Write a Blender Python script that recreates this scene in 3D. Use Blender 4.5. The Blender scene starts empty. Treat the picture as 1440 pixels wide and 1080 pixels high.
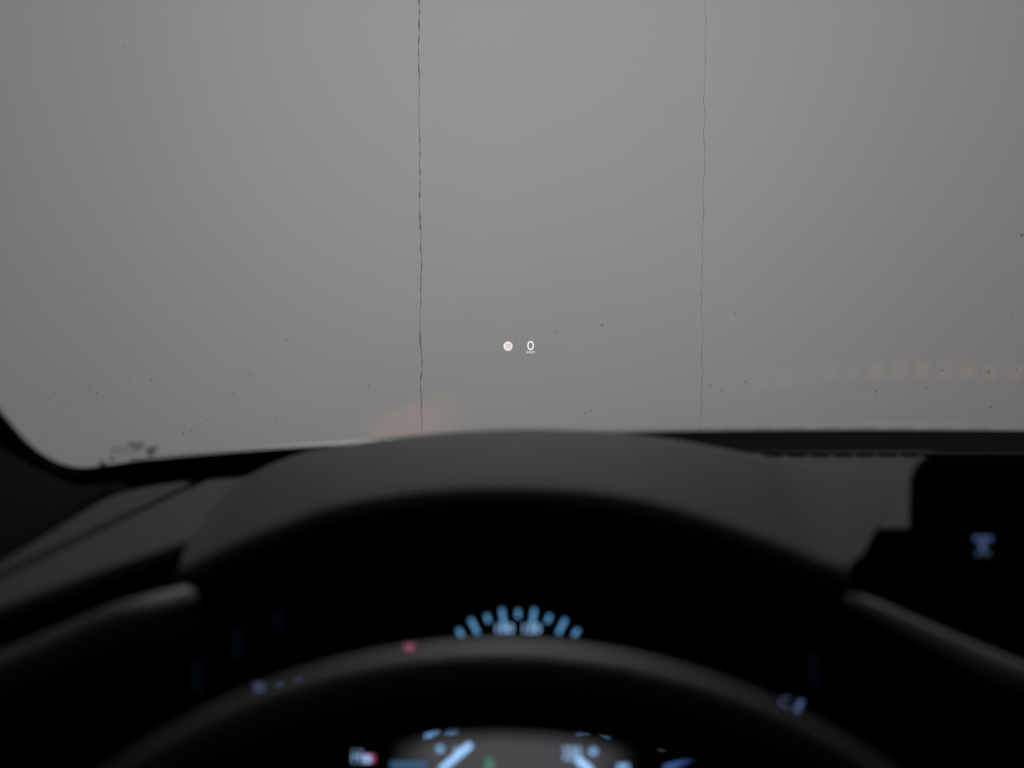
import bpy, bmesh, math, random
from mathutils import Vector
random.seed(7)
SC = bpy.context.scene
COL = SC.collection
R = math.radians

# ------------------------------------------------------------------ camera
EYE = Vector((0.0, 0.0, 1.20))
PITCH = R(4.0)
cam_d = bpy.data.cameras.new('camera'); cam = bpy.data.objects.new('camera', cam_d)
COL.objects.link(cam); SC.camera = cam
cam.location = EYE; cam.rotation_euler = (R(90) - PITCH, 0, 0)
cam_d.lens = 50; cam_d.sensor_width = 36; cam_d.clip_start = 0.02; cam_d.clip_end = 100
cam_d.dof.use_dof = True; cam_d.dof.focus_distance = 3.15; cam_d.dof.aperture_fstop = 5.8
# ------------------------------------------------------------------ world / exposure
w = bpy.data.worlds.new('overcast'); SC.world = w; w.use_nodes = True
w.node_tree.nodes['Background'].inputs[0].default_value = (0.985, 1.0, 1.0, 1)
w.node_tree.nodes['Background'].inputs[1].default_value = 0.37
# lamp added to give the wall its brightness falloff: a globe hung over the bonnet, above the picture (its fixture is built further down)
LAMP = (0.02, 1.92, 1.86)
ld = bpy.data.lights.new('fill_light', 'POINT'); ld.energy = 67; ld.shadow_soft_size = 0.14; ld.color = (1, 1, 0.99)
lamp_o = bpy.data.objects.new('fill_light', ld); COL.objects.link(lamp_o); lamp_o.location = LAMP
vs = SC.view_settings
vs.view_transform = 'Standard'; vs.look = 'None'; vs.exposure = 0.0; vs.gamma = 1.0; vs.use_curve_mapping = False

# ------------------------------------------------------------------ helpers
def srgb(v):
    v /= 255.0
    return v / 12.92 if v <= 0.04045 else ((v + 0.055) / 1.055) ** 2.4

def mat(name, col, rough=0.6, spec=0.5, metal=0.0, bump=None, var=None, emit=None, estr=0.0):
    m = bpy.data.materials.new(name); m.use_nodes = True
    nt = m.node_tree; b = nt.nodes['Principled BSDF']
    b.inputs['Base Color'].default_value = (*col, 1)
    b.inputs['Roughness'].default_value = rough
    b.inputs['Specular IOR Level'].default_value = spec
    b.inputs['Metallic'].default_value = metal
    if emit:
        b.inputs['Emission Color'].default_value = (*emit, 1)
        b.inputs['Emission Strength'].default_value = estr
    tc = nt.nodes.new('ShaderNodeTexCoord')
    if var:
        scale, amt, stretch = var
        mp = nt.nodes.new('ShaderNodeMapping'); mp.inputs['Scale'].default_value = stretch
        n = nt.nodes.new('ShaderNodeTexNoise'); n.inputs['Scale'].default_value = scale; n.inputs['Detail'].default_value = 6
        rmp = nt.nodes.new('ShaderNodeValToRGB')
        rmp.color_ramp.elements[0].position = 0.3; rmp.color_ramp.elements[1].position = 0.7
        rmp.color_ramp.elements[0].color = (*[c * (1 - amt) for c in col], 1)
        rmp.color_ramp.elements[1].color = (*[c * (1 + amt) for c in col], 1)
        nt.links.new(tc.outputs['Object'], mp.inputs[0]); nt.links.new(mp.outputs[0], n.inputs[0])
        nt.links.new(n.outputs[0], rmp.inputs[0]); nt.links.new(rmp.outputs[0], b.inputs['Base Color'])
    if bump:
        scale, st = bump
        n2 = nt.nodes.new('ShaderNodeTexNoise'); n2.inputs['Scale'].default_value = scale
        bp = nt.nodes.new('ShaderNodeBump'); bp.inputs['Strength'].default_value = st; bp.inputs['Distance'].default_value = 0.001
        nt.links.new(tc.outputs['Object'], n2.inputs[0]); nt.links.new(n2.outputs[0], bp.inputs['Height'])
        nt.links.new(bp.outputs[0], b.inputs['Normal'])
    return m

def emis(name, col, s):
    return mat(name, (0.005, 0.005, 0.005), 0.5, 0.2, emit=col, estr=s)

def link(name, me, m, parent=None, smooth=False):
    o = bpy.data.objects.new(name, me); COL.objects.link(o)
    if m: me.materials.append(m)
    if smooth:
        for p in me.polygons: p.use_smooth = True
    if parent: o.parent = parent
    return o

def pyd(name, v, f, m, parent=None, smooth=False):
    me = bpy.data.meshes.new(name); me.from_pydata([tuple(p) for p in v], [], f)
    bm = bmesh.new(); bm.from_mesh(me); bmesh.ops.recalc_face_normals(bm, faces=bm.faces); bm.to_mesh(me); bm.free()
    return link(name, me, m, parent, smooth)

def tag(o, label, cat, group=None, kind=None):
    o['label'] = label; o['category'] = cat
    if group: o['group'] = group
    if kind: o['kind'] = kind
    return o

def empty(name, loc, label, cat, kind=None):
    o = bpy.data.objects.new(name, None); COL.objects.link(o); o.location = loc
    o.empty_display_size = 0.05
    return tag(o, label, cat, kind=kind)

def kid(o, parent):
    """parent while keeping the world placement of the mesh (meshes are written in world metres)"""
    o.parent = parent
    o.matrix_parent_inverse.identity()
    o.location = o.location - parent.location
    return o

def ray(px, py):
    a = (px - 720) / 2000.0; b = (540 - py) / 2000.0
    c, s = math.cos(PITCH), math.sin(PITCH)
    return Vector((a, c + b * s, -s + b * c))

def P(px, py, Y):                       # the point at distance Y ahead of the driver's eye
    d = ray(px, py); return EYE + d * (Y / d.y)

def H(px, py, z=1.055):                 # the point on a level surface
    d = ray(px, py); return EYE + d * ((z - EYE.z) / d.z)

def glassY(x, z): return 1.285 - 0.52 * (x - 0.37) ** 2 - 1.845 * (z - 1.055)

def G(px, py, off=0.0):                 # the point on the raked, bowed windscreen
    lo, hi = 0.1, 3.0
    for _ in range(60):
        mid = (lo + hi) / 2; p = P(px, py, mid)
        if p.y < glassY(p.x, p.z): lo = mid
        else: hi = mid
    return P(px, py, lo - off)

def interp(pts, n):                     # Catmull-Rom resample of a list of tuples / vectors
    pts = [Vector(p) for p in pts]; out = []
    for k in range(n):
        t = k / (n - 1) * (len(pts) - 1); i = min(int(t), len(pts) - 2); f = t - i
        p1, p2 = pts[i], pts[i + 1]
        p0 = pts[i - 1] if i else p1 * 2 - p2
        p3 = pts[i + 2] if i + 2 < len(pts) else p2 * 2 - p1
        out.append(0.5 * ((2 * p1) + (p2 - p0) * f + (2 * p0 - 5 * p1 + 4 * p2 - p3) * f * f + (3 * p1 - p0 - 3 * p2 + p3) * f ** 3))
    return out

def grid(name, rows, m, parent=None, smooth=True, thick=0.0):
    n = len(rows[0]); v = [p for r in rows for p in r]
    f = [(i * n + j, i * n + j + 1, (i + 1) * n + j + 1, (i + 1) * n + j) for i in range(len(rows) - 1) for j in range(n - 1)]
    o = pyd(name, v, f, m, None, smooth)
    if thick:
        md = o.modifiers.new('solid', 'SOLIDIFY'); md.thickness = abs(thick); md.offset = -1 if thick > 0 else 1
    if parent: kid(o, parent)
    return o

def tube(name, path, rad, m, parent=None, seg=16, squash=1.0):
    """round bar along a path, radius per point"""
    path = [Vector(p) for p in path]; v = []; f = []
    for i, p in enumerate(path):
        t = (path[min(i + 1, len(path) - 1)] - path[max(i - 1, 0)]).normalized()
        a = (t.cross(Vector((0, 0, 1))) if abs(t.z) < 0.99 else Vector((1, 0, 0))).normalized(); b = a.cross(t)
        r = rad[i] if isinstance(rad, (list, tuple)) else rad
        for k in range(seg):
            an = 2 * math.pi * k / seg
            v.append(p + a * (math.cos(an) * r) + b * (math.sin(an) * r * squash))
    for i in range(len(path) - 1):
        for k in range(seg):
            f.append((i * seg + k, i * seg + (k + 1) % seg, (i + 1) * seg + (k + 1) % seg, (i + 1) * seg + k))
    f.append(tuple(range(seg))); f.append(tuple(range((len(path) - 1) * seg, len(path) * seg)))
    o = pyd(name, v, f, m, None, True)
    if parent: kid(o, parent)
    return o

def slab(name, poly, down, m, parent=None, bevel=0.0, seg=3, smooth=False):
    """closed solid: polygon extruded along the vector down"""
    poly = [Vector(p) for p in poly]; n = len(poly); down = Vector(down)
    v = poly + [p + down for p in poly]
    f = [tuple(range(n)), tuple(range(2 * n - 1, n - 1, -1))] + [(i, (i + 1) % n, n + (i + 1) % n, n + i) for i in range(n)]
    o = pyd(name, v, f, m)
    if bevel:
        md = o.modifiers.new('bevel', 'BEVEL'); md.width = bevel; md.segments = seg; md.limit_method = 'ANGLE'; md.angle_limit = R(40)
    if parent: kid(o, parent)
    return o

def box(name, lo, hi, m, parent=None, bevel=0.0):
    x0, y0, z0 = lo; x1, y1, z1 = hi
    return slab(name, [(x0, y0, z1), (x1, y0, z1), (x1, y1, z1), (x0, y1, z1)], (0, 0, z0 - z1), m, parent, bevel)

def textmesh(s, size, shear=0.0):
    c = bpy.data.curves.new('t', 'FONT'); c.body = s; c.size = size; c.align_x = 'CENTER'; c.align_y = 'CENTER'; c.resolution_u = 3; c.extrude = 0.0
    o = bpy.data.objects.new('t', c); COL.objects.link(o)
    dg = bpy.context.evaluated_depsgraph_get(); dg.update()
    me = bpy.data.meshes.new_from_object(o.evaluated_get(dg))
    bpy.data.objects.remove(o); bpy.data.curves.remove(c)
    xs = [v.co.x for v in me.vertices]; ys = [v.co.y for v in me.vertices]
    cx, cy = (min(xs) + max(xs)) / 2, (min(ys) + max(ys)) / 2
    W, Hh = max(xs) - min(xs), max(ys) - min(ys)
    for v in me.vertices: v.co.x = (v.co.x - cx) / W; v.co.y = (v.co.y - cy) / Hh      # unit box about the centre
    return me

# ------------------------------------------------------------------ materials
M = {}
M['wall'] = mat('painted_concrete', (0.53, 0.53, 0.52), 0.9, 0.2, var=(1.1, 0.02, (1, 1, 0.35)), bump=(60, 0.15))
M['joint_dark'] = mat('open_joint', (0.20, 0.195, 0.185), 0.95, 0.1)
M['joint_fill'] = mat('filled_joint', (0.47, 0.47, 0.46), 0.95, 0.1)
M['pit'] = mat('pit_dirt', (0.27, 0.265, 0.26), 0.95, 0.1)
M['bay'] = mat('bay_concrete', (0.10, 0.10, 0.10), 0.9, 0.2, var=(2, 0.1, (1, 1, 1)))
M['ground'] = mat('concrete_floor', (0.38, 0.38, 0.375), 0.95, 0.2, var=(9, 0.2, (1, 1, 1)), bump=(300, 0.4))
M['bonnet'] = mat('silver_paint', (0.27, 0.27, 0.27), 0.4, 0.5)
M['pad'] = mat('soft_grained_pad', (0.0260, 0.0257, 0.0259), 0.85, 0.04, bump=(900, 0.25))
M['pad_side'] = mat('side_pad_vinyl', (0.0225, 0.0225, 0.0255), 0.85, 0.04, bump=(900, 0.25))
M['hard'] = mat('black_plastic', (0.006, 0.006, 0.006), 0.8, 0.06, bump=(700, 0.2))
M['matte'] = mat('matt_black_flock', (0.002, 0.002, 0.002), 0.95, 0.0)
M['rubber'] = mat('black_rubber', (0.003, 0.003, 0.003), 0.9, 0.0)
M['frit'] = mat('black_ceramic_edge', (0.006, 0.006, 0.006), 0.45, 0.3)
M['pillar'] = mat('pillar_trim', (0.006, 0.0066, 0.0066), 0.9, 0.0, bump=(700, 0.2))
M['trimbar'] = mat('satin_trim', (0.085, 0.085, 0.092), 0.6, 0.2)
M['venttrim'] = mat('vent_satin_trim', (0.020, 0.020, 0.022), 0.7, 0.1)
M['leather'] = mat('black_leather', (0.020, 0.020, 0.0205), 0.65, 0.12, bump=(500, 0.3))
M['gloss'] = mat('gloss_screen', (0.001, 0.001, 0.001), 0.5, 0.03)
M['headliner'] = mat('dark_headliner', (0.03, 0.03, 0.03), 0.95, 0.1)
M['cellred'] = mat('red_cell_tint', (0.24, 0.10, 0.09), 0.8, 0.2)
M['cellgrey'] = mat('grey_mesh', (0.10, 0.085, 0.08), 0.8, 0.2)
M['stamp'] = mat('glass_stamp_ink', (0.02, 0.02, 0.02), 0.9, 0.0)
M['blue'] = emis('blue_gauge_light', (0.16, 0.46, 0.85), 0.75)
M['bluew'] = emis('pale_gauge_light', (0.30, 0.50, 0.85), 0.75)
M['blueh'] = emis('bright_gauge_light', (0.30, 0.52, 0.85), 1.5)
M['bluex'] = emis('strong_gauge_light', (0.22, 0.48, 0.85), 2.2)
M['bluel'] = emis('lower_gauge_light', (0.25, 0.50, 0.85), 1.0)
M['dimblue'] = emis('dim_blue_glow', (0.15, 0.35, 0.8), 0.004)
M['scrblue'] = emis('screen_text_blue', (0.25, 0.40, 0.85), 0.22)
M['red'] = emis('red_tell_tale', (0.9, 0.15, 0.35), 0.4)
M['green'] = emis('green_tell_tale', (0.15, 0.4, 0.3), 0.5)
M['hudwhite'] = emis('hud_white', (1, 1, 1), 1.15)
M['hudpink'] = emis('hud_red_ring', (1.0, 0.70, 0.62), 0.95)
M['hudgrey'] = emis('hud_grey_digit', (0.22, 0.22, 0.26), 1.0)

def glass_mat():
    m = bpy.data.materials.new('windscreen_glass'); m.use_nodes = True; nt = m.node_tree
    for n in list(nt.nodes):
        if n.type == 'BSDF_PRINCIPLED': nt.nodes.remove(n)
    out = nt.nodes['Material Output']
    tr = nt.nodes.new('ShaderNodeBsdfTransparent'); tr.inputs[0].default_value = (0.90, 0.91, 0.905, 1)
    gl = nt.nodes.new('ShaderNodeBsdfGlossy'); gl.inputs['Roughness'].default_value = 0.0
    fr = nt.nodes.new('ShaderNodeLayerWeight'); fr.inputs[0].default_value = 0.5           # Facing = 1 - |cos|, the same from both sides
    pw = nt.nodes.new('ShaderNodeMath'); pw.operation = 'POWER'; pw.inputs[1].default_value = 5.0
    mu = nt.nodes.new('ShaderNodeMath'); mu.operation = 'MULTIPLY_ADD'; mu.inputs[1].default_value = 0.92; mu.inputs[2].default_value = 0.075; mu.use_clamp = True
    mx = nt.nodes.new('ShaderNodeMixShader')
    nt.links.new(fr.outputs['Facing'], pw.inputs[0]); nt.links.new(pw.outputs[0], mu.inputs[0]); nt.links.new(mu.outputs[0], mx.inputs[0])
    nt.links.new(tr.outputs[0], mx.inputs[1]); nt.links.new(gl.outputs[0], mx.inputs[2]); nt.links.new(mx.outputs[0], out.inputs[0])
    return m
M['glass'] = glass_mat()

# ------------------------------------------------------------------ outside: wall, bay, ground, bonnet
WY = 3.80
wall = empty('wall_front', (0, WY, 0), 'grey painted concrete wall facing the windscreen', 'wall', 'structure')
def edge_x(xc, n, seed, amp):
    rr = random.Random(seed); out = []; d = 0
    for i in range(n):
        d = 0.86 * d + rr.uniform(-1, 1) * amp; out.append(xc + d)
    return out
NZ = 260; Z0, Z1 = 0.0, 3.1
zs = [Z0 + (Z1 - Z0) * i / (NZ - 1) for i in range(NZ)]
xl, xr = P(591, 300, WY).x, P(988.5, 300, WY).x
cl, cr = edge_x(xl, NZ, 3, 0.0019), edge_x(xr, NZ, 5, 0.0021)
rl, rr_ = random.Random(11), random.Random(12)
gl_ = [0.0002 + abs(rl.gauss(0, 0.0008)) for _ in range(NZ)]
gr_ = [0.0001 + abs(rr_.gauss(0, 0.00032)) for _ in range(NZ)]
def wall_panel(left, right):
    n = NZ; v = []; f = []
    for i in range(n):
        v += [(left[i], WY, zs[i]), (right[i], WY, zs[i]), (left[i], WY + 0.02, zs[i]), (right[i], WY + 0.02, zs[i])]
    for i in range(n - 1):
        a, b = 4 * i, 4 * (i + 1)
        f += [(a, a + 1, b + 1, b), (a, b, b + 2, a + 2), (a + 1, a + 3, b + 3, b + 1)]
    o = pyd('wall_panel', v, f, M['wall']); kid(o, wall)
wall_panel([-2.6] * NZ, [c - g for c, g in zip(cl, gl_)])
wall_panel([c + g for c, g in zip(cl, gl_)], [c - g for c, g in zip(cr, gr_)])
wall_panel([c + g for c, g in zip(cr, gr_)], [2.75] * NZ)
box('wall_core', (-2.6, WY + 0.02, 0), (2.75, WY + 0.2, 3.1), M['wall'], wall)
box('joint', (xl - 0.03, WY + 0.004, 0), (xl + 0.03, WY + 0.0195, 3.1), M['joint_dark'], wall)
box('joint', (xr - 0.03, WY + 0.004, 0), (xr + 0.03, WY + 0.0195, 3.1), M['joint_fill'], wall)
# small pits and specks of dirt on the wall
bm = bmesh.new(); rs = random.Random(21)
spots = [(127, 544, 1), (136, 552, 1.2), (86, 570, 1), (88, 577, .8), (60, 608, .8), (63, 600, .6), (212, 534, 1.2), (182, 537, 1), (245, 500, .9), (352, 526, 1), (327, 553, 1), (315, 566, 1), (270, 605, 1.3),
         (402, 479, 1.1), (290, 591, .9), (388, 587, 1), (258, 610, 1.3), (519, 543, 1.2), (662, 441, 1), (847, 457, 1.4), (780, 466, 1.3), (822, 581, 1.2), (830, 578, 1), (1390, 523, 2.2), (1325, 521, 1.4), (1393, 573, 1.8),
         (1231, 551, 1.6), (1048, 537, 1.3), (1014, 549, 1.2), (998, 541, 1.1), (1034, 441, 1.1), (1437, 331, 1.8), (1397, 406, 1), (1422, 445, 1.1), (1430, 520, 1.1), (1302, 545, 1.2), (700, 340, .8), (765, 481, .8), (173, 65, .9), (367, 292, .9)]
spots += [(rs.gauss(95, 55), rs.gauss(560, 40), rs.uniform(.4, .8)) for _ in range(26)] + [(rs.uniform(0, 1440), rs.uniform(330, 600), rs.uniform(.35, .8)) for _ in range(60)]
for (px, py, r) in spots:
    c = P(px, py, WY - 0.0006); r *= 0.0021
    vs_ = [bm.verts.new((c.x + r * math.cos(a * math.pi / 3) * rs.uniform(.7, 1.3), c.y, c.z + r * math.sin(a * math.pi / 3) * rs.uniform(.7, 1.2))) for a in range(6)]
    bk = [bm.verts.new((q.co.x, WY + 0.001, q.co.z)) for q in vs_]
    bm.faces.new(vs_)
    for i in range(6): bm.faces.new((vs_[i], vs_[(i + 1) % 6], bk[(i + 1) % 6], bk[i]))
me = bpy.data.meshes.new('pit_marks'); bm.to_mesh(me); bm.free()
o = link('pit_marks', me, M['pit']); kid(o, wall); o['kind'] = 'stuff'

o = box('wall_left', (-2.8, 1.2, 0), (-2.6, WY + 0.2, 3.1), M['bay']); tag(o, 'added dark concrete side wall at left, darkens the wall edge', 'wall', kind='structure')  # side walls added out of view to darken the front wall's edges
o = box('wall_right', (2.75, 1.2, 0), (2.95, WY + 0.2, 3.1), M['bay']); tag(o, 'added dark concrete side wall at right, darkens the wall edge', 'wall', kind='structure')
o = box('floor', (-6, -6, -0.1), (7, WY + 0.2, 0), M['ground']); tag(o, 'pale concrete floor of the parking bay', 'ground', kind='structure')

GE = [(143, 655), (190, 648), (240, 643.5), (300, 638), (400, 630.5), (500, 624.5), (620, 618), (740, 612.5), (870, 609), (1000, 606.8), (1200, 605.3), (1440, 606), (1620, 609), (1800, 614)]
edge = interp([(a, b, 0) for a, b in GE], 60)
# bonnet: its rear edge shows as a thin pale line above the black glass border
bon = empty('bonnet', (0.37, 1.5, 0.9), 'silver car bonnet showing as thin pale strip beyond the windscreen', 'car bonnet')
rows = []
for k in range(9):
    row = []
    for e in edge[4:]:
        g = G(e.x, e.y - 5.2); d = (g - EYE); q = EYE + d * ((g.y + 0.14) / g.y)
        s = k / 8 * 0.95
        row.append(Vector((q.x + (0.37 - q.x) * 0.06 * s, q.y + s, q.z - 0.135 * s - 0.10 * s * s)))
    if k == 0: rows.append([p + Vector((0, -0.01, -0.03)) for p in row])
    rows.append(row)
rows.append([p + Vector((0, 0.06, -0.25)) for p in rows[-1]])
grid('bonnet_panel', rows, M['bonnet'], bon, True, 0.0)

# ------------------------------------------------------------------ windscreen
ws = empty('window_1', (0.37, 1.2, 1.05), 'raked clear windscreen with black border above the dashboard', 'windscreen', 'structure')
rows = []
for i in range(15):
    z = 1.0 + 0.47 * i / 14
    rows.append([Vector((-0.80 + 2.34 * j / 40, glassY(-0.80 + 2.34 * j / 40, z), z)) for j in range(41)])
g_o = grid('pane', rows, M['glass'], ws, True); g_o['label'] = 'clear reflective windscreen glass'
# black ceramic border on the inside of the glass, with the little upright tab at its end
def border():
    top = [G(e.x, e.y, 0.002) for e in edge]
    low = []
    for p in top:
        z = 1.000; low.append(Vector((p.x + (p.x - 0.37) * 0.02, glassY(p.x, z) - 0.002, z)))
    return grid('glass_border', [top, [(a + b) / 2 for a, b in zip(top, low)], low], M['frit'], ws, True)
border()
tab = [(140, 647), (145, 651.5), (152, 655), (150, 668), (143, 668)]
slab('border_tab', [G(x, y, 0.006) for x, y in tab], (0, 0.003, 0), M['frit'], ws)
# rubber seal round the lower left corner
IN = [(-330, 120), (-160, 385), (-60, 525), (0, 599), (28, 629), (58, 650), (88, 660.5), (115, 662), (143, 657.5), (175, 660)]
OUT = [(-420, 150), (-250, 420), (-110, 540), (-8, 622), (26, 648), (58, 666), (92, 681), (122, 688), (156, 692), (190, 694)]
inn = interp([(a, b, 0) for a, b in IN], 50); out_ = interp([(a, b, 0) for a, b in OUT], 50)
ra = [G(e.x, e.y, 0.004) for e in inn]; rb = [G(e.x, e.y, 0.012) for e in out_]
rm = [(a + b) / 2 + Vector((0.0, -0.014, 0.002)) for a, b in zip(ra, rb)]
rback = [p + Vector((0, 0.02, 0.0)) for p in ra]
grid('corner_seal', [rback, ra, rm, rb], M['rubber'], ws, True)
# etched stamp in the corner of the glass: rows of tiny printed marks
st = []
def blob(px, py, wpx, hpx): st.append((px, py, wpx * 1.25, hpx * 1.25))
rs = random.Random(4)
for i in range(4): blob(183 + i * 5.4, 626.5 + rs.uniform(-1, 1), 3.0, 5)
for i in range(3): blob(209 + i * 5.2, 634 - i * 1.6, 3.2, 7 - i)
for i in range(2): blob(210 + i * 5, 640 - i, 3, 3)
for i in range(5): blob(157 + i * 4.6, 633 - i * .6, 1.5, 4)
for i in range(7): blob(158 + i * 6, 640 - i * .8, 1.4, 3)
blob(157, 645, 5, 3)
for i in range(4): blob(184 + i * 6, 633, 1.2, 3)
v = []; f = []
for (x, y, a, b) in st:
    n = len(v)
    v += [G(x - a / 2, y + b / 2, 0.003), G(x + a / 2, y + b / 2, 0.003), G(x + a / 2, y - b / 2, 0.003), G(x - a / 2, y - b / 2, 0.003)]
    f.append((n, n + 1, n + 2, n + 3))
o = pyd('etched_stamp', v, f, M['stamp']); kid(o, ws); o['label'] = 'small blurred etched marking in lower left corner of the glass'; o['kind'] = 'stuff'

# pillar trim, from the seal back to the dashboard end
pil = empty('trim_1', (-0.5, 0.95, 1.05), 'dark grey pillar trim at the left end of the dashboard', 'pillar trim', 'structure')
B_ = [(-900, 500), (-620, 800), (-420, 900), (-230, 890), (-120, 845), (0, 790), (50, 759), (100, 727), (140, 702), (175, 689)]
bb = interp([(a, b, 0) for a, b in B_], 50)
rb2 = [p + Vector((0.002, 0.004, 0.001)) for p in rb]
rd = [H(e.x, e.y, 1.053) if i > 14 else P(e.x, e.y, 0.55 - 0.012 * (14 - i)) for i, e in enumerate(bb)]
r1 = [a.lerp(b, 0.33) + Vector((0.006, 0, 0.008)) * min(1, (a - b).length / 0.1) for a, b in zip(rb2, rd)]
r2 = [a.lerp(b, 0.66) + Vector((0.006, 0, 0.008)) * min(1, (a - b).length / 0.1) for a, b in zip(rb2, rd)]
grid('pillar_panel', [rb2, r1, r2, rd, [p + Vector((0, 0, -0.12)) for p in rd]], M['pillar'], pil, True)

# ------------------------------------------------------------------ dashboard
dash = empty('dashboard', (0.37, 0.95, 0.6), 'dark grey padded dashboard with arched instrument hood under the windscreen', 'dashboard')
ZP = 1.055
back = [H(290, 674, ZP), H(420, 660, ZP), H(600, 648, ZP), H(800, 640, ZP), H(1060, 637.5, ZP), H(1250, 635, ZP), H(1440, 634.5, ZP), H(1620, 636, ZP), H(1800, 641, ZP)]
VX0, VX1, VY0, VY1 = H(1076, 640, ZP).x, 0.78, 1.193, 1.224
front = [Vector((1.45, 0.842, ZP)), Vector((0.2150, 0.842, ZP)), Vector((0.18, 0.93, ZP)), Vector((-0.16, 0.93, ZP)), H(252, 762, ZP), H(120, 807, ZP), H(0, 850, ZP), H(-200, 918, ZP)]
seam = [H(-200, 905, ZP), H(0, 812, ZP), H(120, 755, ZP), H(284, 677, ZP)]
# the pad is cut round the defroster slot: a rear strip, a slot floor and the main field
pad_poly = [Vector((p.x, min(p.y, VY0), ZP)) for p in front]
b_left = [p for p in back if p.x < VX0 - 0.001]
main = front + seam + b_left + [Vector((VX0, b_left[-1].y + 0.004, ZP)), Vector((VX0, VY0, ZP)), Vector((1.45, VY0, ZP))]
slab('top_pad', main, (0, 0, -0.010), M['pad'], dash, 0.003)
strip = [Vector((VX0 + 0.0005, VY1, ZP)), Vector((1.45, VY1, ZP))] + [p for p in reversed(back) if p.x > VX0]
slab('rear_pad_strip', strip, (0, 0, -0.035), M['pad'], dash, 0.002)
# side pad, parted from the main pad by a narrow seam
side = [H(176, 689, ZP), H(140, 703, ZP), H(60, 752, ZP), H(0, 788, ZP), H(-120, 846, ZP), H(-230, 892, ZP)] + [H(-206, 896, ZP), H(0, 800, ZP), H(120, 745, ZP), H(279, 671.5, ZP)]
o = slab('side_pad', side, (0, 0, -0.03), M['pad_side'], dash, 0.003); o['label'] = 'bluish grey side pad beyond the diagonal seam'
slab('seam_base', [H(-260, 930, 1.045), H(-250, 870, 1.045), H(170, 685, 1.045), H(300, 668, 1.045), H(240, 765, 1.045)], (0, 0, -0.02), M['matte'], dash)

# defroster slot: cells between ribs, seen end on from the seat and from above in the glass
dg = box('defroster_tray', (VX0 + 0.0005, VY0 + 0.0005, ZP - 0.03), (1.40, VY1 - 0.0005, ZP - 0.012), M['hard'], dash)
dg['label'] = 'long slotted defroster outlet below the glass'
x = VX0 + 0.002; k = 0
cellw = 0.0158
while x < 1.0:
    r_ = box('rib', (x + cellw, VY0 + 0.0006, ZP - 0.012), (x + cellw + 0.0036, VY1 - 0.0006, ZP - 0.002), M['pad'])
    r_.parent = dg; r_.location = -dash.location + dash.location - dg.location - dash.location + dash.location if False else Vector((0, 0, 0))
    r_.matrix_parent_inverse.identity(); r_.location = -(dash.location + dg.location)
    red = 5 <= k <= 12  # red inserts added so the slot reflects reddish in the glass
    c_ = box('cell_insert', (x + 0.0003, VY0 + 0.002, ZP - 0.0118), (x + cellw - 0.0003, VY1 - 0.002, ZP - 0.0075), M['cellred'] if red else M['cellgrey'])
    c_.parent = dg; c_.location = -(dash.location + dg.location)
    x += cellw + 0.0036; k += 1

# arched instrument hood
lip = [(248, 806, .712), (286, 788, .715), (330, 766, .72), (400, 738, .727), (480, 711.5, .732), (600, 693, .738), (720, 688.5, .74), (850, 697, .738), (960, 720, .732), (1090, 765, .722), (1150, 789, .716), (1199, 804, .705)]
rdg = [(292, 686, 1.04), (345, 670, 1.05), (388, 650, 1.05), (440, 633, 1.03), (510, 622, 1.02), (610, 610, 1.01), (735, 603.6, 1.0), (860, 608, 1.01), (955, 619, 1.02), (1045, 636, 1.06), (1120, 649, 1.11), (1268, 679, 1.037)]
NC = 61
L_ = [P(e.x, e.y, e.z) for e in interp(lip, NC)]; R_ = [P(e.x, e.y, e.z) for e in interp(rdg, NC)]
rows = []
def off(pts, dy, dz, s=1.0): return [p + Vector((-(p.x) * (1 - s), dy, dz)) for p in pts]
rows.append(off(L_, 0.150, -0.040, 0.97)); rows.append(off(L_, 0.07, -0.026, 0.985)); rows.append(off(L_, 0.014, -0.016)); rows.append(off(L_, 0.0, -0.0125)); rows.append(off(L_, -0.0035, -0.006)); rows.append(off(L_, 0.0, -0.0005)); rows.append(off(L_, 0.008, 0.0015))
for t in (0.15, 0.35, 0.55, 0.75, 0.9):
    rows.append([a.lerp(b, t) + Vector((0, 0, 0.007 * math.sin(math.pi * t) * math.sin(math.pi * i / (NC - 1)))) for i, (a, b) in enumerate(zip(L_, R_))])
rows.append(R_); rows.append(off(R_, 0.02, -0.006)); rows.append(off(R_, 0.04, -0.035))
hood = grid('instrument_hood', rows, M['pad'], dash, True)
hood['label'] = 'arched hood over the instruments'
# head-up projector well between hood and glass (dark, open upwards)
well = [P(520, 625, 1.045), P(905, 625, 1.045)]
box('projector_well', (-0.105, 1.018, 1.030), (0.108, 1.105, 1.080), M['matte'], dash, 0.004)
lm = mat('red_reflection_tint', (0.36, 0.12, 0.10), 0.7, 0.2); nt = lm.node_tree  # red disc added to tint the windscreen reflection, soft edge painted in
tc = nt.nodes.new('ShaderNodeTexCoord'); gd = nt.nodes.new('ShaderNodeTexGradient'); gd.gradient_type = 'SPHERICAL'; rp = nt.nodes.new('ShaderNodeValToRGB')
rp.color_ramp.elements[0].color = (0.012, 0.010, 0.010, 1); rp.color_ramp.elements[1].color = (0.42, 0.10, 0.085, 1); rp.color_ramp.elements[1].position = 0.75; rp.color_ramp.interpolation = 'EASE'
nt.links.new(tc.outputs['Object'], gd.inputs[0]); nt.links.new(gd.outputs[0], rp.inputs[0]); nt.links.new(rp.outputs[0], nt.nodes['Principled BSDF'].inputs['Base Color'])
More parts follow.
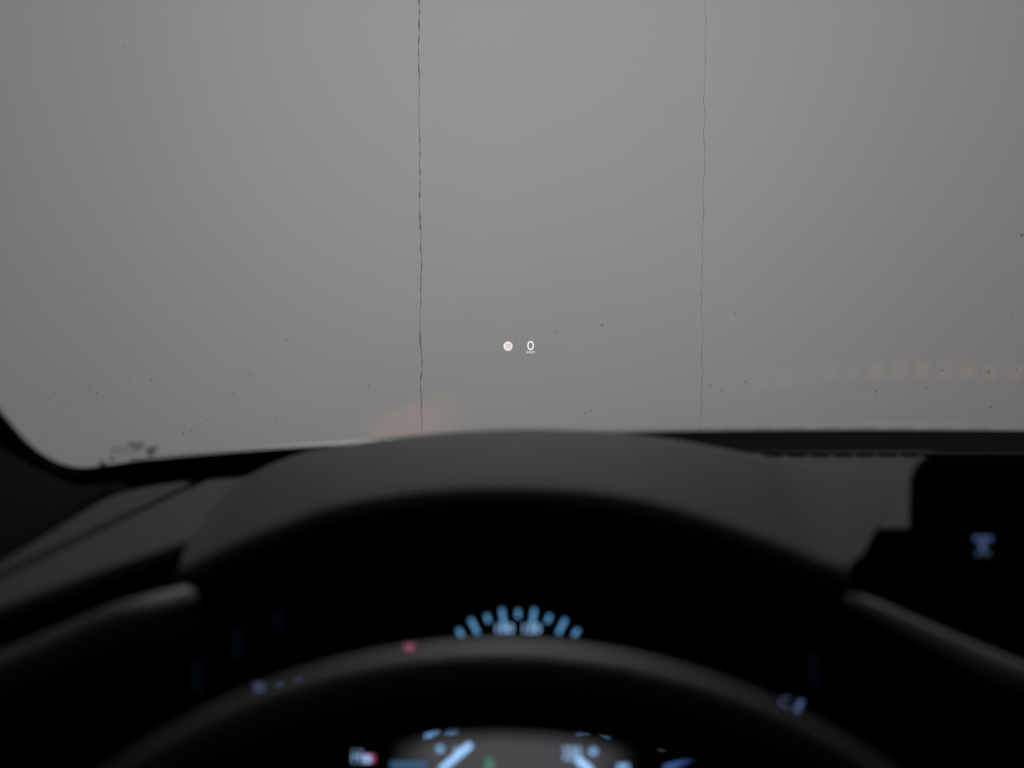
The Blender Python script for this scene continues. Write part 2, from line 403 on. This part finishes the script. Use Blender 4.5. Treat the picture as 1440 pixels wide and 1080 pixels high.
vv = [Vector((0, 0, 0.04))] + [Vector((0.5 * math.cos(2 * math.pi * k / 32), 0.5 * math.sin(2 * math.pi * k / 32), 0.03)) for k in range(32)] + [Vector((math.cos(2 * math.pi * k / 32), math.sin(2 * math.pi * k / 32), 0)) for k in range(32)] + [Vector((math.cos(2 * math.pi * k / 32), math.sin(2 * math.pi * k / 32), -0.15)) for k in range(32)]
ff = [(0, 1 + k, 1 + (k + 1) % 32) for k in range(32)] + [(1 + r * 32 + k, 33 + r * 32 + k, 33 + r * 32 + (k + 1) % 32, 1 + r * 32 + (k + 1) % 32) for r in (0, 1) for k in range(32)]
rl_ = pyd('red_reflection_disc', vv, ff, lm, None, True); rl_.parent = dash; rl_.location = Vector((-0.082, 1.132, 1.069)) - dash.location; rl_.scale = (0.060, 0.040, 0.05)
rl_['label'] = 'added red disc behind the hood, tints the windscreen reflection'

# dark body below the pads, the recess behind the wheel and the lower trims
slab('lower_body', [Vector((-0.75, 0.99, 1.012)), Vector((1.45, 0.99, 1.012)), Vector((1.45, 1.16, 1.012)), Vector((-0.75, 0.995, 1.012))], (0, 0, -0.5), M['matte'], dash)
left_body = [Vector((-0.80, 0.80, 1.00)), Vector((-0.265, 0.86, 1.00)), Vector((-0.235, 0.99, 1.00)), Vector((-0.80, 0.985, 1.00))]
slab('vent_recess', left_body, (0, 0, -0.4), M['matte'], dash, 0.004)
slab('center_recess', [Vector((0.185, 0.86, 1.02)), Vector((1.45, 0.86, 1.02)), Vector((1.45, 0.99, 1.02)), Vector((0.185, 0.99, 1.02))], (0, 0, -0.45), M['matte'], dash, 0.004)
t1 = interp([P(262, 842, .68), P(230, 856, .66), P(180, 878, .64), P(90, 917, .62), P(0, 955, .60), P(-140, 1010, .57)], 24)
o = tube('vent_trim', t1, [0.0062 + 0.0048 * min(1, i / 10) for i in range(24)], M['venttrim'], dash); o['label'] = 'satin grey trim bar below the left vent recess'
t2 = interp([P(1192, 842, .70), P(1230, 858, .69), P(1290, 888, .675), P(1360, 922, .66), P(1440, 958, .645), P(1580, 1010, .63)], 24)
o = tube('console_trim', t2, [0.0035 + 0.0055 * i / 23 for i in range(24)], M['trimbar'], dash); o['label'] = 'satin grey trim bar below the centre screen'
t3 = interp([P(300, 866, .72), P(240, 890, .69), P(120, 940, .65), P(-60, 1020, .62)], 16)
tube('lower_seam_trim', t3, [0.001 + 0.004 * min(1, i / 6) for i in range(16)], M['hard'], dash)
vb = [(1228, 747), (1300, 745), (1300, 840), (1196, 840), (1198, 800), (1212, 772)]
slab('center_vent_housing', [P(x, y, 0.802) for x, y in vb], (0.0095, 0.036, -0.0068), M['matte'], dash, 0.006)

# ------------------------------------------------------------------ instrument cluster
CY, CZ, CT = 0.865, 0.985, math.tan(R(12))
def C(px, py, off=0.0):
    d = ray(px, py)                                    # plane: y = CY + (z-CZ)*CT
    t = (CY + (EYE.z - CZ) * CT) / (d.y - d.z * CT)
    p = EYE + d * t
    return p + Vector((0, -off, 0))
clu = empty('instrument_cluster', (0.004, 0.875, 0.88), 'black instrument cluster with pale blue dial marks under the hood', 'instrument cluster')
quad = [C(215, 800), C(1235, 800), C(1235, 1210), C(215, 1210)]
slab('screen', quad, (0, 0.012, 0), M['gloss'], clu, 0.003)
slab('housing_side', [C(205, 780, .13), C(215, 1230, .1), C(215, 1230, -.02), C(205, 780, -.02)], (-0.01, 0, 0), M['matte'], clu)
slab('housing_side', [C(1245, 780, .1), C(1235, 1230, .1), C(1235, 1230, -.02), C(1245, 780, -.02)], (0.01, 0, 0), M['matte'], clu)
slab('housing_top', [C(205, 795, .0), C(1245, 795, .0), C(1245, 740, -.03), C(205, 740, -.03)], (0, 0.01, 0.0), M['matte'], clu)
# soft grey emissive disc in place of a reflection on the cluster lens
gm = bpy.data.materials.new('dial_reflection_glow'); gm.use_nodes = True; nt = gm.node_tree; b = nt.nodes['Principled BSDF']
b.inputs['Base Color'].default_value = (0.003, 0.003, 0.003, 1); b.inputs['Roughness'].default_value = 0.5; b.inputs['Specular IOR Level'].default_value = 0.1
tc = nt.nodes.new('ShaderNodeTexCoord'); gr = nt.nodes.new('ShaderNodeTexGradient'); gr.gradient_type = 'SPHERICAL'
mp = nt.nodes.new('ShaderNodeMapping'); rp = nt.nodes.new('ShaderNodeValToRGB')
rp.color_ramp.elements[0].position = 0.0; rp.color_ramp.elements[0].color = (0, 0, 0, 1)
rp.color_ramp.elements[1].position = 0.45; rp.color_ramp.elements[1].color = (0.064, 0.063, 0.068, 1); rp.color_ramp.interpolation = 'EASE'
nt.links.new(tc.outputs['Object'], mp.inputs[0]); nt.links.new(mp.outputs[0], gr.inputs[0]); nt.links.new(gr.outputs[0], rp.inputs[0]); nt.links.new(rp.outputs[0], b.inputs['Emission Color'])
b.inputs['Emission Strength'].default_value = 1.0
def flat_disc(name, px, py, rx, ry, m, off, parent, n=40):
    """disc lying on the cluster screen, local origin at its centre, unit radius scaled"""
    c = C(px, py, off); a = C(px + rx, py, off) - c; u = C(px, py - ry, off) - c
    v = [Vector((0, 0, 0))] + [Vector((math.cos(2 * math.pi * k / n), 0, math.sin(2 * math.pi * k / n))) for k in range(n)]
    f = [(0, 1 + k, 1 + (k + 1) % n) for k in range(n)]
    me = bpy.data.meshes.new(name); me.from_pydata([tuple(p) for p in v], [], f)
    o = link(name, me, m); o.parent = parent; o.location = c - parent.location
    o.scale = (a.length, 1, u.length); o.rotation_euler = (-R(12), 0, 0)
    return o
o = flat_disc('dial_center', 722, 1062, 182, 90, gm, 0.0006, clu); o['label'] = 'soft grey emissive disc for the reflection at the dial centre'
def bar(name, x0, y0, x1, y1, wpx, m, off=0.0015, wend=None):
    a, b_ = Vector((x0, y0)), Vector((x1, y1)); t = (b_ - a).normalized(); n = Vector((-t.y, t.x)); w2 = (wend or wpx) / 2; w1 = wpx / 2
    q = [a + n * w1, b_ + n * w2, b_ - n * w2, a - n * w1]
    return slab(name, [C(p.x, p.y, off) for p in q], (0, 0.0008, 0), m, clu)
CX, CYP, RR = 728.5, 1001, 137
for k in range(-4, 5):                                  # ring of dial marks, every second one long
    an = R(9 * k); major = k % 2 != 0
    r0, r1 = (RR - 13, RR + 10) if major else (RR - 1, RR + 8)
    if not major: r0, r1 = RR - 4, RR + 7
    s, c = math.sin(an), math.cos(an)
    bar('dial_mark', CX + r0 * s, CYP - r0 * c, CX + r1 * s, CYP - r1 * c, 5.0, M['blue'])
def num(s, px, py, wpx, hpx, m, rot=0.0, parent=clu, off=0.0015, nm='dial_number'):
    me = textmesh(s, 1.0); c = C(px, py, off); a = (C(px + wpx / 2, py, off) - C(px - wpx / 2, py, off)); u = C(px, py - hpx / 2, off) - C(px, py + hpx / 2, off)
    for v in me.vertices:
        p = c + a * v.co.x + u * v.co.y; v.co = p
    o = link(nm, me, m); kid(o, parent); return o
num('100', 710, 883, 23, 12, M['blueh']); num('120', 748, 883, 23, 12, M['blueh'])
# lower marks, seen between the rim and the foot of the picture
bar('dial_mark', 599, 1038, 618, 1031, 7, M['bluex']); num('20', 635, 1029, 15, 14, M['bluex'])
bar('dial_mark', 615, 1054, 623, 1051, 8, M['bluel'])
o = bar('needle', 620, 1082, 662, 1046, 8, M['blueh']); o['label'] = 'pale blue needle pointing to the lower left'
num('0', 644, 1056, 9, 12, M['blueh'])
num('200', 818, 1033, 18, 10, M['bluex']); bar('dial_mark', 838, 1033, 856, 1041, 7, M['bluex'])
num('220', 804, 1058, 24, 17, M['blueh']); bar('dial_mark', 831, 1053, 837, 1059, 9, M['bluel']); bar('dial_mark', 812, 1067, 832, 1084, 9, M['blueh'])
num('H', 503, 1063, 12, 17, M['blueh'], nm='gauge_letter'); bar('red_mark', 511, 1066, 527, 1066, 10, M['red']); bar('gauge_mark', 513, 1066, 521, 1066, 8, M['blueh'], 0.0022)
bar('dial_text', 550, 1075, 600, 1075, 9, emis('dim_text_blue', (0.13, 0.32, 0.6), 0.35)); bar('green_lamp', 688, 1066, 688, 1084, 11, M['green'])
bar('dial_text', 868, 1078, 884, 1078, 8, M['bluel']); bar('gauge_mark', 924, 1057, 940, 1057, 7, M['bluel']); bar('gauge_mark', 934, 1080, 976, 1070, 7, emis('deep_blue_light', (0.12, 0.25, 0.75), 0.6))
# side marks half hidden by the rim
o = bar('red_lamp', 569, 909, 582, 907, 8, M['red']); o['label'] = 'small red warning lamp'
for (a, b_, c, d, w_) in [(358, 965, 372, 965, 12), (387, 961, 396, 957, 6), (415, 953, 424, 949, 6)]: bar('gauge_mark', a, b_, c, d, w_, M['scrblue'])
num('C', 1104, 986, 15, 15, M['scrblue'], nm='gauge_letter'); bar('gauge_mark', 1119, 1000, 1127, 984, 8, M['scrblue'])
for (a, b_, h_) in [(335, 905, 44), (278, 950, 50), (392, 872, 30), (1145, 940, 50)]: bar('dim_bar', a, b_ - h_ / 2, a, b_ + h_ / 2, 18, M['dimblue'])

# ------------------------------------------------------------------ centre screen
scr = empty('center_screen', (0.36, 0.82, 0.93), 'black freestanding tablet style screen with rounded corners at right', 'screen')
def S(px, py, off=0.0): return P(px, py, 0.80 - off)
pl = []
x0, x1, y0, y1, rad = 1283, 1960, 646, 1010, 46
for (cx, cy, a0) in [(x0 + rad + 6, y0 + rad, 180), (x1 - rad, y0 + rad, 270), (x1 - rad, y1 - rad, 0), (x0 + rad, y1 - rad, 90)]:
    for k in range(7):
        a = R(a0 + 15 * k); px, py = cx + rad * math.cos(a), cy + rad * math.sin(a)
        if px < 1400 and py < 760: px -= max(0, (py - 690)) * 0.10
        pl.append((px, py))
slab('screen_body', [S(x, y) for x, y in pl], (0, 0.016, 0.003), M['matte'], scr, 0.002)
inset = [((x - 1620) * 0.97 + 1620, (y - 828) * 0.95 + 828) for x, y in pl]
slab('screen_face', [S(x, y, 0.0006) for x, y in inset], (0, 0.0004, 0), M['gloss'], scr)
slab('screen_mount', [S(1500, 800, -0.018), S(1740, 800, -0.018), S(1740, 960, -0.018), S(1500, 960, -0.018)], (0, 0.040, 0), M['matte'], scr, 0.004)
def sbar(xa, ya, xb, yb, m=None, nm='screen_glyph'):
    return slab(nm, [S(xa, yb, .0014), S(xb, yb, .0014), S(xb, ya, .0014), S(xa, ya, .0014)], (0, 0.0006, 0), m or M['scrblue'], scr)
for i in range(5): sbar(1370 + i * 5.4, 754, 1373.6 + i * 5.4, 761)
slab('screen_glyph', [S(1378, 763, .0014), S(1386.5, 763, .0014), S(1384, 778, .0014), S(1381, 778, .0014)], (0, 0.0006, 0), M['scrblue'], scr)
sbar(1373, 774, 1378, 782, M['dimtxt'] if 'dimtxt' in M else emis('dim_glyph', (0.2, 0.4, 0.7), 0.12)); sbar(1386, 774, 1392, 782, emis('dim_glyph_b', (0.2, 0.45, 0.6), 0.12))

# ------------------------------------------------------------------ steering wheel
TILT = R(20); top = P(702, 968, 0.45); upv = Vector((0, math.sin(TILT), math.cos(TILT))); RW = 0.200
wc = top - upv * RW
sw = empty('steering_wheel', wc, 'black leather steering wheel in the foreground below the instruments', 'steering wheel')
nrm = Vector((0, -math.cos(TILT), math.sin(TILT)))       # towards the driver
v = []; f = []; NM, NN = 96, 20
for i in range(NM):
    a = 2 * math.pi * i / NM; rdir = Vector((math.sin(a), 0, 0)) + upv * math.cos(a)
    for k in range(NN):
        b_ = 2 * math.pi * k / NN
        v.append(rdir * (RW + 0.0147 * math.cos(b_)) + nrm * (0.0165 * math.sin(b_)))
for i in range(NM):
    for k in range(NN):
        f.append((i * NN + k, ((i + 1) % NM) * NN + k, ((i + 1) % NM) * NN + (k + 1) % NN, i * NN + (k + 1) % NN))
pyd('rim', v, f, M['leather'], sw, True)
def wl(x, y, z): return Vector((x, 0, 0)) + upv * y + nrm * z
hubp = [(math.cos(t) * 0.075 * (1.0 if math.sin(t) > 0 else 0.9), math.sin(t) * 0.062) for t in [2 * math.pi * k / 28 for k in range(28)]]
o = slab('hub', [wl(x, y - 0.012, 0.004) for x, y in hubp], nrm * -0.045, M['leather'], None, 0.012, 4); o.parent = sw
for poly in ([(-0.06, 0.0), (-0.172, 0.012), (-0.172, -0.022), (-0.06, -0.04)], [(0.06, 0.0), (0.06, -0.04), (0.172, -0.022), (0.172, 0.012)], [(-0.022, -0.06), (-0.018, -0.172), (0.018, -0.172), (0.022, -0.06)]):
    o = slab('spoke', [wl(x, y, -0.008) for x, y in poly], nrm * -0.018, M['hard'], None, 0.004, 3); o.parent = sw
o = tube('column', [wl(0, -0.012, -0.035), wl(0, -0.012, -0.20)], [0.05, 0.045], M['hard'], None); o.parent = sw

# ------------------------------------------------------------------ head-up image (virtual image hangs ahead of the car)
HY = 3.0
hud = empty('head_up_display', P(732, 497, HY), 'small glowing white head-up readout of speed limit and speed', 'head-up display')
def hslab(name, poly, m, off, parent):
    o = slab(name, [P(x, y, HY - off) for x, y in poly], (0, 0.0008, 0), m); o.parent = parent
    q = parent; loc = Vector((0, 0, 0))
    while q: loc += q.location; q = q.parent
    o.location = -loc; return o
def circ(cx, cy, rx, ry, n=28): return [(cx + rx * math.cos(2 * math.pi * k / n), cy - ry * math.sin(2 * math.pi * k / n)) for k in range(n)]
sign = hslab('limit_sign', circ(714.3, 486.8, 6.7, 6.9), M['hudpink'], 0, hud); sign['label'] = 'round speed limit sign reading 50'
hslab('sign_face', circ(714.3, 486.8, 5.6, 5.8), M['hudwhite'], 0.001, sign)
def htext(name, s, px, py, wpx, hpx, m, off, parent):
    me = textmesh(s, 1.0); c = P(px, py, HY - off); a = P(px + wpx, py, HY - off) - c; u = P(px, py - hpx, HY - off) - c
    for vv in me.vertices: vv.co = c + a * vv.co.x + u * vv.co.y
    o = link(name, me, m); o.parent = parent
    q = parent; loc = Vector((0, 0, 0))
    while q: loc += q.location; q = q.parent
    o.location = -loc; return o
htext('sign_number', '50', 714.4, 486.8, 7.2, 6.6, M['hudgrey'], 0.002, sign)
# the speed figure: an upright rounded nought
oo, ii = circ(746.2, 485.9, 4.8, 6.5, 32), circ(746.2, 485.9, 2.7, 4.6, 32)
vv = [P(x, y, HY) for x, y in oo] + [P(x, y, HY) for x, y in ii]
o = pyd('speed_figure', vv, [(k, (k + 1) % 32, 32 + (k + 1) % 32, 32 + k) for k in range(32)], M['hudwhite']); kid(o, hud); o['label'] = 'white figure 0'
u_ = htext('unit_text', 'km/h', 746.2, 494.9, 11.2, 3.6, M['hudwhite'], 0, hud); u_['label'] = 'white km/h lettering'

# ------------------------------------------------------------------ added lamp fixture and its beam over the bay (above the picture)
o = box('trim_4', (-2.6, LAMP[1] - 0.06, 3.0), (2.75, LAMP[1] + 0.06, 3.16), M['bay']); tag(o, 'added concrete beam high above the bonnet, carries the fill lamp', 'beam', kind='structure')
pend = empty('fill_lamp', LAMP, 'added round pendant lamp above the car bonnet, brightens the wall', 'lamp')
bm = bmesh.new(); bmesh.ops.create_uvsphere(bm, u_segments=24, v_segments=12, radius=0.165)
for vq in bm.verts: vq.co.z *= 0.95
me = bpy.data.meshes.new('globe'); bm.to_mesh(me); bm.free()
gm2 = bpy.data.materials.new('opal_globe'); gm2.use_nodes = True; nt = gm2.node_tree
tr = nt.nodes.new('ShaderNodeBsdfTransparent'); tr.inputs[0].default_value = (0.95, 0.95, 0.95, 1); nt.links.new(tr.outputs[0], nt.nodes['Material Output'].inputs[0])
link('globe', me, gm2, pend, True)
o = tube('cord', [(LAMP[0], LAMP[1], LAMP[2] + 0.15), (LAMP[0], LAMP[1] + 0.0005, 3.0)], 0.008, M['hard'], pend); 
o = tube('lamp_cap', [(LAMP[0], LAMP[1], LAMP[2] + 0.14), (LAMP[0], LAMP[1] + 0.0005, LAMP[2] + 0.19)], [0.06, 0.03], M['hard'], pend)

# ------------------------------------------------------------------ cabin shell (closes the car behind and around the seat)
o = slab('ceiling', [(-0.80, glassY(-0.80, 1.45) + .02, 1.455), (-0.2, glassY(-0.2, 1.45) + .02, 1.455), (0.37, glassY(0.37, 1.45) + .02, 1.455), (0.94, glassY(0.94, 1.45) + .02, 1.455), (1.54, glassY(1.54, 1.45) + .02, 1.455), (1.54, -1.8, 1.47), (-0.80, -1.8, 1.47)], (0, 0, 0.04), M['headliner']); tag(o, 'dark headliner above the seats', 'headliner', kind='structure')
o = box('door_1', (-0.86, -1.8, 0.25), (-0.80, 1.02, 1.5), M['headliner']); tag(o, 'dark inner side of the door left of the driver', 'door', kind='structure')
o = box('door_2', (1.54, -1.8, 0.25), (1.60, 1.02, 1.5), M['headliner']); tag(o, 'dark inner side of the door on the passenger side', 'door', kind='structure')
o = box('wall_rear', (-0.86, -1.86, 0.25), (1.60, -1.8, 1.5), M['headliner']); tag(o, 'dark rear end of the cabin behind the seats', 'wall', kind='structure')
o = box('trim_2', (-0.86, -1.86, 0.2), (1.60, 1.3, 0.25), M['headliner']); tag(o, 'dark carpeted cabin floor', 'floor', kind='structure')
o = box('trim_3', (-0.86, 1.25, 0.2), (1.60, 1.30, 1.0), M['headliner']); tag(o, 'dark bulkhead below the windscreen', 'bulkhead', kind='structure')
bpy.context.view_layer.update()
